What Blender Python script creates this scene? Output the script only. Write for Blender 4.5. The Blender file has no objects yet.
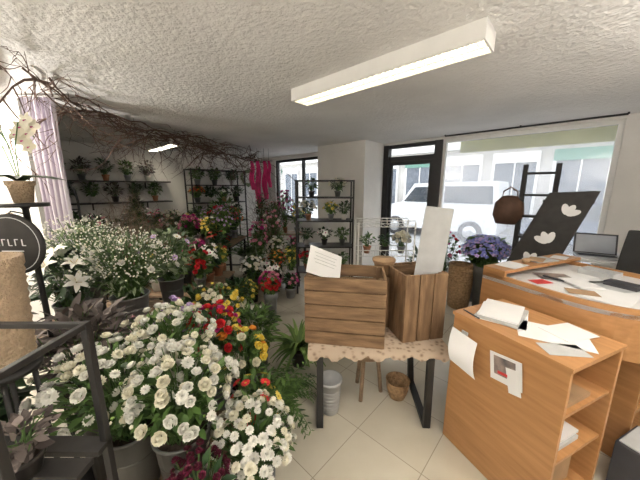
import bpy, math, random
from mathutils import Matrix, Vector
rad=math.radians
RA=rad(-43.1)
CU,SU=math.cos(RA),math.sin(RA)
def W(u,n,z=0): return Vector((CU*u-SU*n, SU*u+CU*n, z))
CEIL=2.45

# ---------------------------------------------------------------- materials
M={}
def nodes(name):
    m=bpy.data.materials.new(name); m.use_nodes=True
    nt=m.node_tree; b=nt.nodes['Principled BSDF']; M[name]=m
    return m,nt,b
def c4(c,k=1): return (min(1,c[0]*k),min(1,c[1]*k),min(1,c[2]*k),1)
def mat(name,col,rough=.6,metal=0,var=.15,mode='noise',scale=8,bump=0,bscale=40,col2=None,stretch=None,dist=.02):
    m,nt,b=nodes(name)
    b.inputs['Roughness'].default_value=rough; b.inputs['Metallic'].default_value=metal
    mix=nt.nodes.new('ShaderNodeMix'); mix.data_type='RGBA'
    mix.inputs['A'].default_value=c4(col,1-var); mix.inputs['B'].default_value=c4(col2 if col2 else col,1+(0 if col2 else var))
    tc=nt.nodes.new('ShaderNodeTexCoord'); mp=nt.nodes.new('ShaderNodeMapping')
    if stretch: mp.inputs['Scale'].default_value=stretch
    nt.links.new(tc.outputs['Object'],mp.inputs['Vector'])
    if mode=='island':
        g=nt.nodes.new('ShaderNodeNewGeometry'); nt.links.new(g.outputs['Random Per Island'],mix.inputs['Factor'])
    else:
        n=nt.nodes.new('ShaderNodeTexNoise'); n.inputs['Scale'].default_value=scale; n.inputs['Detail'].default_value=7
        nt.links.new(mp.outputs['Vector'],n.inputs['Vector'])
        r=nt.nodes.new('ShaderNodeMapRange'); r.inputs['From Min'].default_value=.3; r.inputs['From Max'].default_value=.7
        nt.links.new(n.outputs['Fac'],r.inputs['Value']); nt.links.new(r.outputs['Result'],mix.inputs['Factor'])
    nt.links.new(mix.outputs['Result'],b.inputs['Base Color'])
    if bump:
        n2=nt.nodes.new('ShaderNodeTexNoise'); n2.inputs['Scale'].default_value=bscale; n2.inputs['Detail'].default_value=6
        nt.links.new(mp.outputs['Vector'],n2.inputs['Vector'])
        bp=nt.nodes.new('ShaderNodeBump'); bp.inputs['Strength'].default_value=bump; bp.inputs['Distance'].default_value=dist
        nt.links.new(n2.outputs['Fac'],bp.inputs['Height']); nt.links.new(bp.outputs['Normal'],b.inputs['Normal'])
    return m
mat('plaster_wall',(.78,.76,.73),.9,var=.05,scale=2,bump=.25,bscale=30)
mat('plaster_ceiling',(.75,.735,.715),.95,var=.08,scale=1.5,bump=.65,bscale=32,dist=.025)
mat('white_trim',(.8,.79,.76),.5,var=.03)
mat('black_metal',(.018,.017,.017),.45,var=.2)
mat('black_wood',(.022,.02,.019),.6,var=.3,scale=15)
mat('zinc',(.33,.34,.35),.45,metal=.5,var=.25,scale=10)
mat('grey_plastic',(.13,.13,.125),.5,var=.1)
mat('terracotta',(.42,.19,.10),.8,var=.2)
mat('white_ceramic',(.72,.70,.66),.35,var=.05)
mat('dark_pot',(.035,.03,.028),.5,var=.2)
mat('beige_pot',(.50,.37,.25),.7,var=.12,scale=60,bump=.8,bscale=120)
mat('soil',(.05,.035,.025),.95,var=.4,scale=60)
mat('leaf',(.03,.08,.015),.5,mode='island',col2=(.12,.22,.05),var=.3)
mat('leaf_dark',(.014,.042,.016),.45,mode='island',col2=(.045,.10,.03),var=.3)
mat('leaf_light',(.10,.21,.035),.5,mode='island',col2=(.26,.40,.10),var=.3)
mat('leaf_grey',(.10,.16,.08),.7,mode='island',col2=(.28,.34,.20),var=.3)
mat('leaf_dry',(.05,.035,.032),.8,mode='island',col2=(.20,.165,.15),var=.3)
mat('stem',(.08,.15,.04),.6)
mat('twig',(.13,.08,.06),.85,var=.3,scale=20)
mat('twig_pale',(.26,.19,.14),.85,var=.3,scale=20)
for n,a,b_ in [('white',(.80,.79,.71),(.88,.87,.83)),('cream',(.77,.73,.57),(.87,.84,.72)),('yellow',(.80,.55,.04),(.90,.78,.20)),
    ('orange',(.80,.22,.03),(.92,.45,.07)),('red',(.50,.008,.015),(.78,.04,.05)),('pink',(.70,.16,.28),(.88,.45,.55)),
    ('magenta',(.42,.015,.18),(.70,.06,.32)),('lilac',(.42,.27,.58),(.66,.52,.78)),('burgundy',(.05,.004,.012),(.16,.01,.045)),('blue',(.14,.17,.55),(.38,.40,.78))]:
    mat('petal_'+n,a,.6,mode='island',col2=b_,var=.05)
mat('centre',(.55,.38,.05),.8)
mat('crate_wood',(.15,.085,.042),.8,var=.25,scale=3,bump=.35,bscale=14,col2=(.30,.185,.10),stretch=(1.5,2,9))
mat('crate_wood_v',(.15,.085,.042),.8,var=.25,scale=3,bump=.35,bscale=14,col2=(.30,.185,.10),stretch=(9,9,1.5))
mat('desk_wood',(.42,.205,.078),.42,var=.10,scale=3,col2=(.50,.26,.11),stretch=(1,12,12))
mat('bench_wood',(.28,.19,.12),.75,var=.3,scale=4,stretch=(1,8,8))
mat('paper',(.76,.76,.77),.7,var=.03)
mat('paper_grey',(.46,.47,.48),.6,var=.08,scale=12)
mat('kraft',(.36,.23,.13),.8,var=.15)
mat('ink',(.05,.05,.06),.6)
mat('photo_print',(.10,.12,.16),.3,var=.5,scale=14,col2=(.45,.35,.30))
mat('red_print',(.6,.05,.05),.4)
mat('worktop_white',(.70,.70,.71),.35,var=.03)
mat('silver',(.55,.56,.58),.3,metal=.6)
mat('screen',(.30,.33,.38),.3,var=.1,scale=5)
mat('wicker',(.40,.25,.13),.8,var=.35,scale=40,bump=.8,bscale=70)
mat('pink_cloth',(.80,.06,.25),.85,var=.3,scale=5)
mat('brown_leather',(.12,.06,.035),.6,var=.3)
mat('car_paint',(.75,.76,.77),.25)
mat('car_paint_dark',(.10,.12,.17),.25)
mat('car_glass',(.05,.06,.07),.1)
mat('rubber',(.03,.03,.03),.8)
mat('facade',(.76,.73,.68),.9,var=.08,scale=1)
mat('facade_stone',(.52,.50,.47),.9,var=.15,scale=2)
mat('facade_glass',(.12,.14,.17),.25,var=.3)
mat('asphalt',(.36,.36,.36),.9,var=.1,scale=3)
mat('awning',(.74,.76,.38),.7,var=.12,scale=3)
mat('sign_green',(.13,.28,.22),.6,var=.1)
m,nt,b=nodes('runner')
tc=nt.nodes.new('ShaderNodeTexCoord'); vo=nt.nodes.new('ShaderNodeTexVoronoi'); vo.inputs['Scale'].default_value=30
cr=nt.nodes.new('ShaderNodeValToRGB'); cr.color_ramp.elements[0].color=(.14,.085,.055,1); cr.color_ramp.elements[1].color=(.42,.33,.25,1); cr.color_ramp.elements[1].position=.5
nt.links.new(tc.outputs['Object'],vo.inputs['Vector']); nt.links.new(vo.outputs['Distance'],cr.inputs['Fac']); nt.links.new(cr.outputs['Color'],b.inputs['Base Color']); b.inputs['Roughness'].default_value=.9
m,nt,b=nodes('curtain')
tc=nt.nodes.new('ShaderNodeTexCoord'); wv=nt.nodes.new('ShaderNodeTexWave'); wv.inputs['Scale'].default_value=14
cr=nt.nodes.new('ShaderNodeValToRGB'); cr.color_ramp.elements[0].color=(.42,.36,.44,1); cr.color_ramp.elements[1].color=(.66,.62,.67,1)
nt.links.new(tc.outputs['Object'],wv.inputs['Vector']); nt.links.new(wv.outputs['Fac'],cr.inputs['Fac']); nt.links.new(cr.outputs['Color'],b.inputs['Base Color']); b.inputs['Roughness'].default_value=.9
m,nt,b=nodes('floor_tiles')
tc=nt.nodes.new('ShaderNodeTexCoord'); br=nt.nodes.new('ShaderNodeTexBrick'); br.offset=0; br.squash=1
br.inputs['Scale'].default_value=1; br.inputs['Brick Width'].default_value=.45; br.inputs['Row Height'].default_value=.45
br.inputs['Mortar Size'].default_value=.003; br.inputs['Mortar Smooth'].default_value=.3
br.inputs['Color1'].default_value=(.59,.55,.46,1); br.inputs['Color2'].default_value=(.65,.61,.52,1); br.inputs['Mortar'].default_value=(.36,.32,.26,1)
ns=nt.nodes.new('ShaderNodeTexNoise'); ns.inputs['Scale'].default_value=3; ns.inputs['Detail'].default_value=8
mx=nt.nodes.new('ShaderNodeMix'); mx.data_type='RGBA'; mx.blend_type='MULTIPLY'; mx.inputs['Factor'].default_value=.5
cr=nt.nodes.new('ShaderNodeValToRGB'); cr.color_ramp.elements[0].position=.3; cr.color_ramp.elements[0].color=(.78,.75,.70,1); cr.color_ramp.elements[1].position=.65
nt.links.new(tc.outputs['Object'],br.inputs['Vector']); nt.links.new(tc.outputs['Object'],ns.inputs['Vector'])
nt.links.new(ns.outputs['Fac'],cr.inputs['Fac']); nt.links.new(br.outputs['Color'],mx.inputs['A']); nt.links.new(cr.outputs['Color'],mx.inputs['B'])
nt.links.new(mx.outputs['Result'],b.inputs['Base Color']); b.inputs['Roughness'].default_value=.12
def emis(name,col,s):
    m,nt,b=nodes(name)
    b.inputs['Base Color'].default_value=c4(col); b.inputs['Emission Color'].default_value=c4(col); b.inputs['Emission Strength'].default_value=s
emis('lamp_lens',(1,.90,.62),2.6)
emis('lamp_lens_rear',(1,.93,.78),12)
emis('lamp_lens_fill',(1,.93,.80),20)
def glass(name,haze):
    m,nt,b=nodes(name)
    out=nt.nodes['Material Output']
    tr=nt.nodes.new('ShaderNodeBsdfTransparent'); gl=nt.nodes.new('ShaderNodeBsdfGlossy'); gl.inputs['Roughness'].default_value=.03
    m1=nt.nodes.new('ShaderNodeMixShader'); m1.inputs[0].default_value=.05
    nt.links.new(tr.outputs[0],m1.inputs[1]); nt.links.new(gl.outputs[0],m1.inputs[2])
    tl=nt.nodes.new('ShaderNodeBsdfTranslucent'); tl.inputs['Color'].default_value=(.95,.96,1,1)
    m2=nt.nodes.new('ShaderNodeMixShader'); m2.inputs[0].default_value=haze
    nt.links.new(m1.outputs[0],m2.inputs[1]); nt.links.new(tl.outputs[0],m2.inputs[2]); nt.links.new(m2.outputs[0],out.inputs['Surface'])
glass('glass_clear',.02); glass('glass_hazy',.22)

# ---------------------------------------------------------------- mesh builder
class MB:
    def __init__(s): s.v=[];s.f=[];s.m=[];s.mats=[];s.sm=[]
    def mi(s,n):
        if n not in s.mats: s.mats.append(n)
        return s.mats.index(n)
    def add(s,vs,fs,mt,smooth=False):
        o=len(s.v); s.v.extend([tuple(p) for p in vs]); k=s.mi(mt)
        for f in fs: s.f.append([i+o for i in f]); s.m.append(k); s.sm.append(smooth)
    def box(s,c,d,mt,R=None):
        hx,hy,hz=d[0]/2,d[1]/2,d[2]/2
        vs=[Vector((x*hx,y*hy,z*hz)) for x in(-1,1) for y in(-1,1) for z in(-1,1)]
        if R: vs=[R@p for p in vs]
        c=Vector(c); vs=[p+c for p in vs]
        s.add(vs,[(0,1,3,2),(4,6,7,5),(0,4,5,1),(2,3,7,6),(0,2,6,4),(1,5,7,3)],mt)
    def bb(s,a,b,mt): s.box([(a[i]+b[i])/2 for i in range(3)],[abs(b[i]-a[i]) for i in range(3)],mt)
    def lathe(s,prof,c,mt,seg=20,R=None,cap=True):
        vs=[];n=len(prof);c=Vector(c)
        for r,z in prof:
            for i in range(seg):
                a=2*math.pi*i/seg; p=Vector((r*math.cos(a),r*math.sin(a),z))
                if R: p=R@p
                vs.append(p+c)
        fs=[(j*seg+i,j*seg+(i+1)%seg,(j+1)*seg+(i+1)%seg,(j+1)*seg+i) for j in range(n-1) for i in range(seg)]
        if cap: fs.append(tuple(range(seg))[::-1]); fs.append(tuple((n-1)*seg+i for i in range(seg)))
        s.add(vs,fs,mt,True)
    def tube(s,pts,r,mt,n=4):
        pts=[Vector(p) for p in pts]; vs=[]
        if not isinstance(r,(list,tuple)): r=[r]*len(pts)
        for i,p in enumerate(pts):
            d=(pts[min(i+1,len(pts)-1)]-pts[max(i-1,0)])
            if d.length<1e-6: d=Vector((0,0,1))
            d.normalize(); a=Vector((0,0,1)) if abs(d.z)<.9 else Vector((1,0,0))
            x=d.cross(a).normalized(); y=d.cross(x)
            for k in range(n):
                t=2*math.pi*k/n; vs.append(p+(x*math.cos(t)+y*math.sin(t))*r[i])
        fs=[(j*n+i,j*n+(i+1)%n,(j+1)*n+(i+1)%n,(j+1)*n+i) for j in range(len(pts)-1) for i in range(n)]
        fs.append(tuple(range(n))[::-1]); fs.append(tuple((len(pts)-1)*n+i for i in range(n)))
        s.add(vs,fs,mt,n>4)
    def bar(s,a,b,w,h,mt):
        a=Vector(a);b=Vector(b);d=b-a;L=d.length;d.normalize()
        up=Vector((0,0,1)) if abs(d.z)<.95 else Vector((0,1,0))
        y=up.cross(d).normalized(); z=d.cross(y)
        R=Matrix((d,y,z)).transposed(); s.box((a+b)/2,(L,w,h),mt,R)
    def inst(s,T,pos,R,sc):
        pos=Vector(pos)
        for vs,fs,mt,sm in T: s.add([R@(Vector(p)*sc)+pos for p in vs],fs,mt,sm)
    def poly(s,pts,z0,z1,mt):
        n=len(pts); vs=[(p[0],p[1],z0) for p in pts]+[(p[0],p[1],z1) for p in pts]
        fs=[tuple(range(n))[::-1],tuple(range(n,2*n))]+[(i,(i+1)%n,n+(i+1)%n,n+i) for i in range(n)]
        s.add(vs,fs,mt)
    def build(s,name,loc=(0,0,0),rz=0,bevel=0):
        me=bpy.data.meshes.new(name); me.from_pydata(s.v,[],s.f)
        for n in s.mats: me.materials.append(M[n])
        me.polygons.foreach_set('material_index',s.m); me.polygons.foreach_set('use_smooth',s.sm); me.update()
        o=bpy.data.objects.new(name,me); o.location=loc; o.rotation_euler=(0,0,rz)
        bpy.context.scene.collection.objects.link(o)
        if bevel:
            bv=o.modifiers.new('bevel','BEVEL'); bv.width=bevel; bv.segments=2; bv.limit_method='ANGLE'
        return o
def basis(d,roll=0):
    d=Vector(d).normalized(); up=Vector((0,0,1)) if abs(d.z)<.97 else Vector((1,0,0))
    x=d.cross(up).normalized(); z=x.cross(d)
    return Matrix((x,d,z)).transposed() @ Matrix.Rotation(roll,3,'Y')
def zbasis(d,roll=0):
    d=Vector(d).normalized(); a=Vector((0,1,0)) if abs(d.y)<.9 else Vector((1,0,0))
    x=a.cross(d).normalized(); y=d.cross(x)
    return Matrix((x,y,d)).transposed() @ Matrix.Rotation(roll,3,'Z')
def leafT(w,mt,arch=.15):
    vs=[(0,0,0),(-w/2,.35,.05),(0,.35,0),(w/2,.35,.05),(-w*.36,.7,.02-arch*.4),(0,.7,-arch*.5),(w*.36,.7,.02-arch*.4),(0,1,-arch)]
    return [(vs,[(0,2,1),(0,3,2),(1,2,5,4),(2,3,6,5),(4,5,7),(5,6,7)],mt,True)]
def petal(a,r0,z0,L,w,e0,e1,pointed=.6):
    ca,sa=math.cos(a),math.sin(a); r,z=r0,z0; ws=[w*.5,w,w*.85,w*.15*(2-pointed)]
    out=[]
    for i,ww in enumerate(ws):
        out+= [(r*ca-ww/2*sa, r*sa+ww/2*ca, z),(r*ca+ww/2*sa, r*sa-ww/2*ca, z)]
        e=e0+(e1-e0)*i/2.0; st=L/3; r+=st*math.cos(e); z+=st*math.sin(e)
    return out,[(0,1,3,2),(2,3,5,4),(4,5,7,6)]
def flowerT(kind,mt):
    T=[]
    def P(*a,m=mt,**k):
        v,f=petal(*a,**k); T.append((v,f,m,True))
    if kind=='mum':
        for k,(n,r,z,L,w,e0,e1) in enumerate([(11,.2,-.15,.8,.5,-.3,.3),(11,.2,0,.75,.48,.1,.6),(9,.15,.1,.65,.45,.5,1.1),(7,.1,.2,.5,.38,.9,1.6),(5,.03,.25,.35,.3,1.2,2.0)]):
            for i in range(n): P(2*math.pi*(i+.5*(k%2))/n,r,z,L,w,e0,e1,pointed=.2)
    elif kind=='rose':
        for k,(n,r,z,L,w,e0,e1) in enumerate([(5,.15,-.15,1.0,1.15,.4,.7),(5,.2,-.05,1.0,1.0,.7,1.2),(5,.15,.05,.9,.8,.95,1.6),(4,.1,.1,.85,.62,1.1,1.9),(3,.03,.15,.7,.45,1.3,2.1)]):
            for i in range(n): P(2*math.pi*(i+.5*(k%2))/n,r,z,L,w,e0,e1,pointed=-1.5)
    elif kind=='daisy':
        for i in range(13): P(2*math.pi*i/13,.2,0,.8,.38,.25,-.1)
        vs=[(0,0,.16)]+[(.24*math.cos(i*math.pi/4),.24*math.sin(i*math.pi/4),.04) for i in range(8)]
        T.append((vs,[(0,1+i,1+(i+1)%8) for i in range(8)],'centre',True))
    elif kind=='floret':
        for i in range(4): P(2*math.pi*i/4,.02,0,.95,.95,.15,0,pointed=-1)
    elif kind=='lily':
        for i in range(6): P(2*math.pi*i/6,.05,0,1.3,.5,1.0,-.3,pointed=1)
        for i in range(4):
            a=i*1.57; T.append(([(0,0,0),(.02,0,0),(.3*math.cos(a),.3*math.sin(a),.7),(.34*math.cos(a),.3*math.sin(a),.62)],[(0,1,3,2)],'centre',False))
    elif kind=='orchid':
        for i,w in enumerate([.6,.95,.6,.6,.95]): P(2*math.pi*i/5+.3,.05,0,.95,w,.2,0,pointed=0)
        P(0,.02,.05,.4,.35,1.0,.3,m='petal_magenta')
    elif kind=='bud':
        vs=[(0,0,1),(0,0,-1)]+[(math.cos(i*math.pi/2.5)*.8,math.sin(i*math.pi/2.5)*.8,0) for i in range(5)]
        T.append((vs,[(0,2+i,2+(i+1)%5) for i in range(5)]+[(1,2+(i+1)%5,2+i) for i in range(5)],mt,True))
    return T
FT={}
def FL(k,m):
    if (k,m) not in FT: FT[(k,m)]=flowerT(k,m)
    return FT[(k,m)]
def pot(mb,r,h,mt,style='pot'):
    if style=='bucket':
        mb.lathe([(r*.72,0),(r*.74,.005),(r*.97,h*.97),(r*1.04,h*.97),(r*1.04,h),(r*.95,h),(r*.9,h*.85),(0.001,h*.85)],(0,0,0),mt,20)
        mb.lathe([(r*.87,h*.62),(r*.90,h*.63),(r*.90,h*.65),(r*.86,h*.66)],(0,0,0),mt,20,cap=False)
    else:
        mb.lathe([(r*.68,0),(r*.9,h*.78),(r,h*.79),(r*1.03,h*.98),(r,h),(r*.9,h),(r*.86,h*.86),(.001,h*.86)],(0,0,0),mt,18)
    mb.lathe([(r*.88,h*.87),(.001,h*.89)],(0,0,0),'soil',14,cap=False)
def hash_(s): return sum(ord(c)*(i+3) for i,c in enumerate(s))
def plant(name,x,y,z=0,pr=.08,ph=.14,pm='terracotta',style='pot',H=.3,R=.18,nl=90,ls=.07,lw=.5,lm='leaf',fl=(),seed=0,lean=(0,0),cone=False,top=-.1,jit=.08):
    rnd=random.Random(seed+hash_(name)); mb=MB(); pot(mb,pr,ph,pm,style)
    lt=leafT(lw,lm); cz=ph+H*.5
    def pt(f,zmin):
        while True:
            d=Vector((rnd.uniform(-1,1),rnd.uniform(-1,1),rnd.uniform(zmin,1)))
            if .1<d.length<=1: break
        d.normalize(); k=1
        if cone: k=(1-d.z)*.5+.08
        p=Vector((d.x*R*f*k*(1.3 if cone else 1),d.y*R*f*k*(1.3 if cone else 1),d.z*H*.5*f)); 
        t=(p.z+H*.5)/H
        return d,Vector((p.x+lean[0]*t,p.y+lean[1]*t,cz+p.z))
    for i in range(nl):
        d,p=pt(rnd.uniform(.45,.97),-.9)
        dd=Vector((d.x,d.y,d.z*.6+rnd.uniform(-.1,.5)))+Vector([rnd.uniform(-.5,.5) for _ in range(3)])
        s_=ls*rnd.uniform(.7,1.25)
        mb.inst(lt,p-dd.normalized()*s_*.3,basis(dd,rnd.uniform(-.6,.6)),s_)
        if i%3==0:
            b0=Vector((rnd.uniform(-.4,.4)*pr,rnd.uniform(-.4,.4)*pr,ph*.85)); mid=(b0+p)/2+Vector((p.x*.1,p.y*.1,.02))
            mb.tube([b0,mid,p],.0022,'stem',3)
    for kind,mts,n,size in fl:
        placed=[]
        for i in range(n):
            for tr_ in range(8):
                d,p=pt(rnd.uniform(.97-jit,1+jit*1.3),top)
                if kind in('bud','floret') or all((p-q).length>size*1.35 for q in placed): break
            placed.append(p)
            dd=Vector((d.x,d.y,d.z+.35))+Vector([rnd.uniform(-.3,.3) for _ in range(3)])
            mt=rnd.choice(mts); s_=size*rnd.uniform(.75,1.2)
            mb.inst(FL(kind,mt),p,zbasis(dd,rnd.uniform(0,6)),s_)
            if kind!='bud' or i%6==0:
                b0=Vector((rnd.uniform(-.4,.4)*pr,rnd.uniform(-.4,.4)*pr,ph*.85)); mid=b0.lerp(p,.6)+Vector((0,0,.03)); mid.x*=.8; mid.y*=.8
                mb.tube([b0,mid,p],.0025,'stem',3)
    return mb.build(name,(x,y,z))
def fern(name,x,y,z=0,pr=.08,ph=.14,pm='dark_pot',n=22,L=.3,lm='leaf',seed=1,leaflets=True,up=.9,wd=.16):
    rnd=random.Random(seed); mb=MB(); pot(mb,pr,ph,pm)
    lt=leafT(.32,lm,.1)
    for i in range(n):
        a=rnd.uniform(0,6.28); e=rnd.uniform(.35,1.0)*up*1.4; LL=L*rnd.uniform(.7,1.1)
        p=Vector((0,0,ph*.9)); pts=[p.copy()]; 
        for k in range(8):
            p=p+Vector((math.cos(a)*math.cos(e),math.sin(a)*math.cos(e),math.sin(e)))*LL/8; pts.append(p.copy()); e-=.2
        mb.tube(pts,.002,'stem',3)
        side=Vector((-math.sin(a),math.cos(a),0))
        for k in range(1,9):
            d=(pts[k]-pts[k-1]).normalized()
            for sg in(-1,1):
                if leaflets: mb.inst(lt,pts[k],basis(d*.6+side*sg,0),LL*wd*(1.25-.1*k))
        if not leaflets: 
            vs=[];w=LL*.05
            for k,q in enumerate(pts):
                ww=w*(1-abs(k-3)/6.0)+.001; vs+=[q+side*ww,q-side*ww]
            mb.add(vs,[(2*k,2*k+1,2*k+3,2*k+2) for k in range(8)],lm,True)
    return mb.build(name,(x,y,z))
def bench(name,x,y,w,d,h,mt='bench_wood',leg='black_metal',rz=0):
    mb=MB(); n=max(3,int(d/.1)); pw=d/n
    for i in range(n): mb.box((0,-d/2+pw*(i+.5),h-.012),(w,pw-.008,.024),mt)
    for sx in(-1,1):
        mb.box((sx*(w/2-.03),0,h-.04),(.03,d-.02,.03),leg)
        for sy in(-1,1): mb.box((sx*(w/2-.03),sy*(d/2-.03),(h-.025)/2),(.03,.03,h-.025),leg)
    for sy in(-1,1): mb.box((0,sy*(d/2-.03),h*.25),(w-.06,.02,.02),leg)
    return mb.build(name,(x,y,0),rz)

# ---------------------------------------------------------------- room shell
UL,UR,NB,NF=-6.61,1.7,-1.6,4.68
def room(name,fn,bev=0):
    mb=MB(); fn(mb); return mb.build(name,(0,0,0),RA,bev)
room('floor',lambda b:b.bb((UL-.2,NB-.2,-.1),(UR+.2,NF+.2,0),'floor_tiles'))
room('ceiling',lambda b:b.bb((UL-.2,NB-.2,CEIL),(UR+.2,NF+.2,CEIL+.12),'plaster_ceiling'))
room('wall_left',lambda b:b.bb((UL-.2,NB,0),(UL,NF,CEIL),'plaster_wall'))
room('wall_right',lambda b:b.bb((UR,NB,0),(UR+.2,NF,CEIL),'plaster_wall'))
room('wall_back',lambda b:b.bb((UL-.2,NB-.2,0),(UR+.2,NB,CEIL),'plaster_wall'))
for a_,b_ in (((UL-.2,NF,0),(-6.05,NF+.2,CEIL)),((-6.05,NF,0),(-3.86,NF+.2,.85)),((-6.05,NF,2.36),(-3.86,NF+.2,CEIL)),
              ((-3.86,NF-.62,0),(-2.74,NF+.2,CEIL)),((-2.74,NF,2.41),(.30,NF+.2,CEIL)),((-1.68,NF,0),(.30,NF+.2,.35)),((.30,NF,0),(UR+.2,NF+.2,CEIL))):
    room('wall_front',lambda b:b.bb(a_,b_,'plaster_wall'))
def frame(b,u0,u1,z0,z1,t,mt,gm,n0=NF+.04,d=.07,mull=()):
    b.bb((u0,n0,z0),(u0+t,n0+d,z1),mt); b.bb((u1-t,n0,z0),(u1,n0+d,z1),mt)
    b.bb((u0+t,n0,z0),(u1-t,n0+d,z0+t),mt); b.bb((u0+t,n0,z1-t),(u1-t,n0+d,z1),mt)
    for q in mull: b.bb((q-t/2,n0,z0+t),(q+t/2,n0+d,z1-t),mt)
    b.bb((u0+t,n0+d*.4,z0+t),(u1-t,n0+d*.4+.006,z1-t),gm)
room('window_1',lambda b:frame(b,-1.68,.30,.35,2.41,.05,'white_trim','glass_hazy'))
room('window_2',lambda b:frame(b,-6.05,-3.86,.85,2.36,.06,'black_metal','glass_clear',mull=(-5.0,)))
def door(b):
    n0=NF+.03
    b.bb((-2.74,n0-.03,0),(-2.64,n0+.09,2.41),'black_metal'); b.bb((-1.80,n0-.03,0),(-1.68,n0+.09,2.41),'black_metal')
    b.bb((-2.64,n0,2.35),(-1.80,n0+.09,2.41),'black_metal'); b.bb((-2.64,n0,2.12),(-1.80,n0+.09,2.20),'black_metal')
    b.bb((-2.64,n0+.03,2.20),(-1.80,n0+.036,2.35),'glass_clear')
    b.bb((-2.63,n0+.02,.01),(-2.58,n0+.07,2.12),'black_metal'); b.bb((-1.88,n0+.02,.01),(-1.81,n0+.07,2.12),'black_metal')
    b.bb((-2.58,n0+.02,.01),(-1.88,n0+.07,.14),'black_metal'); b.bb((-2.58,n0+.02,2.05),(-1.88,n0+.07,2.12),'black_metal')
    b.bb((-2.58,n0+.04,.14),(-1.88,n0+.046,2.05),'glass_clear')
    b.tube([(-1.84,n0-.03,.9),(-1.84,n0-.03,1.3)],.012,'silver',8); b.box((-1.84,n0,.92),(.02,.06,.02),'silver'); b.box((-1.84,n0,1.28),(.02,.06,.02),'silver')
room('door_1',door)
room('trim_1',lambda b:b.bb((-1.68,NF-.16,.33),(.30,NF,.36),'white_trim'))
room('baseboard_left',lambda b:b.bb((UL,NB,0),(UL+.015,NF,.08),'white_trim'))
mb=MB(); mb.bb((-4.7,2.62,0),(-2.72,2.72,CEIL),'plaster_wall'); mb.build('wall_partition')

# exterior
def ext(b):
    b.bb((-16,12,-.1),(14,12.6,9),'facade')
    b.bb((-16,11.9,-.1),(14,12,3.0),'facade_stone')
    for i in range(-9,8):
        u=i*1.7
        b.bb((u-.6,11.82,.35),(u+.6,11.95,2.5),'facade_glass'); b.bb((u-.68,11.8,.2),(u-.6,11.95,2.6),'white_trim'); b.bb((u+.6,11.8,.2),(u+.68,11.95,2.6),'white_trim')
        b.bb((u-.02,11.80,.35),(u+.02,11.95,2.5),'white_trim')
        b.bb((u-.68,11.78,2.5),(u+.68,11.95,2.85),'sign_green' if i%3==0 else 'white_trim')
        for z in (3.8,6.5):
            b.bb((u-.5,11.9,z),(u+.5,12.05,z+1.9),'facade_glass')
            b.bb((u-.58,11.84,z-.1),(u+.58,12.05,z),'white_trim'); b.bb((u-.03,11.86,z),(u+.03,11.95,z+1.9),'white_trim'); b.bb((u-.58,11.84,z+1.9),(u+.58,12.05,z+2.0),'white_trim')
    b.bb((-16,11.7,3.1),(14,12.1,3.3),'white_trim')
room('street_building',ext)
room('street_ground',lambda b:b.bb((-16,NF+.2,-.16),(14,12.5,-.06),'asphalt'))
room('awning_valance',lambda b:[b.bb((-1.5,NF+.32,2.21),(.8,NF+.34,2.55),'awning'),b.bb((-1.5,NF+.2,2.55),(.8,NF+.34,2.58),'awning')])
def van(name,u,n,mt,zs=1.0):
    mb=MB(); prof=[(-1.9,.3),(-1.95,.9),(-1.75,1.05),(-1.05,1.2),(-.6,1.85),(1.9,1.9),(2.0,1.0),(2.0,.3)]
    if zs<1: prof=[(-1.9,.25),(-1.95,.7),(-1.1,.88),(-.5,1.38),(.9,1.42),(1.7,1.0),(2.0,.9),(2.0,.25)]
    vs=[(p[0],-.85,p[1]) for p in prof]+[(p[0],.85,p[1]) for p in prof]; k=len(prof)
    mb.add(vs,[tuple(range(k)),tuple(range(k,2*k))[::-1]]+[(i,k+i,k+(i+1)%k,(i+1)%k) for i in range(k)],mt)
    for sy in(-.87,.87):
        if zs<1:
            mb.add([(-.95,sy,.92),(-.46,sy,1.32),(.15,sy,1.36),(.15,sy,.92)],[(0,1,2,3)],'car_glass'); mb.add([(.22,sy,.92),(.22,sy,1.36),(.85,sy,1.36),(1.45,sy,1.0)],[(0,1,2,3)],'car_glass')
        else:
            mb.add([(-.95,sy,1.22),(-.55,sy,1.72),(.35,sy,1.75),(.35,sy,1.22)],[(0,1,2,3)],'car_glass'); mb.add([(.45,sy,1.22),(.45,sy,1.75),(1.8,sy,1.75),(1.85,sy,1.22)],[(0,1,2,3)],'car_glass')
        for wx in(-1.25,1.3): mb.lathe([(.05,-.1),(.33,-.1),(.34,-.06),(.34,.06),(.33,.1),(.05,.1)],(wx,sy*.95,.33),'rubber',20,Matrix.Rotation(rad(90),3,'X')); mb.lathe([(.01,-.12),(.2,-.12),(.2,.12),(.01,.12)],(wx,sy*.95,.33),'silver',14,Matrix.Rotation(rad(90),3,'X'))
    if zs==1: mb.add([(-1.06,-.75,1.24),(-.66,-.72,1.8),(-.66,.72,1.8),(-1.06,.75,1.24)],[(0,1,2,3)],'car_glass')
    mb.build(name,W(u,n,-.06),RA)
van('parked_van',-3.6,10.2,'car_paint'); van('parked_car',.9,10.2,'car_paint_dark',.9); van('parked_car',-8.6,9.8,'car_paint',.9)

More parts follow.
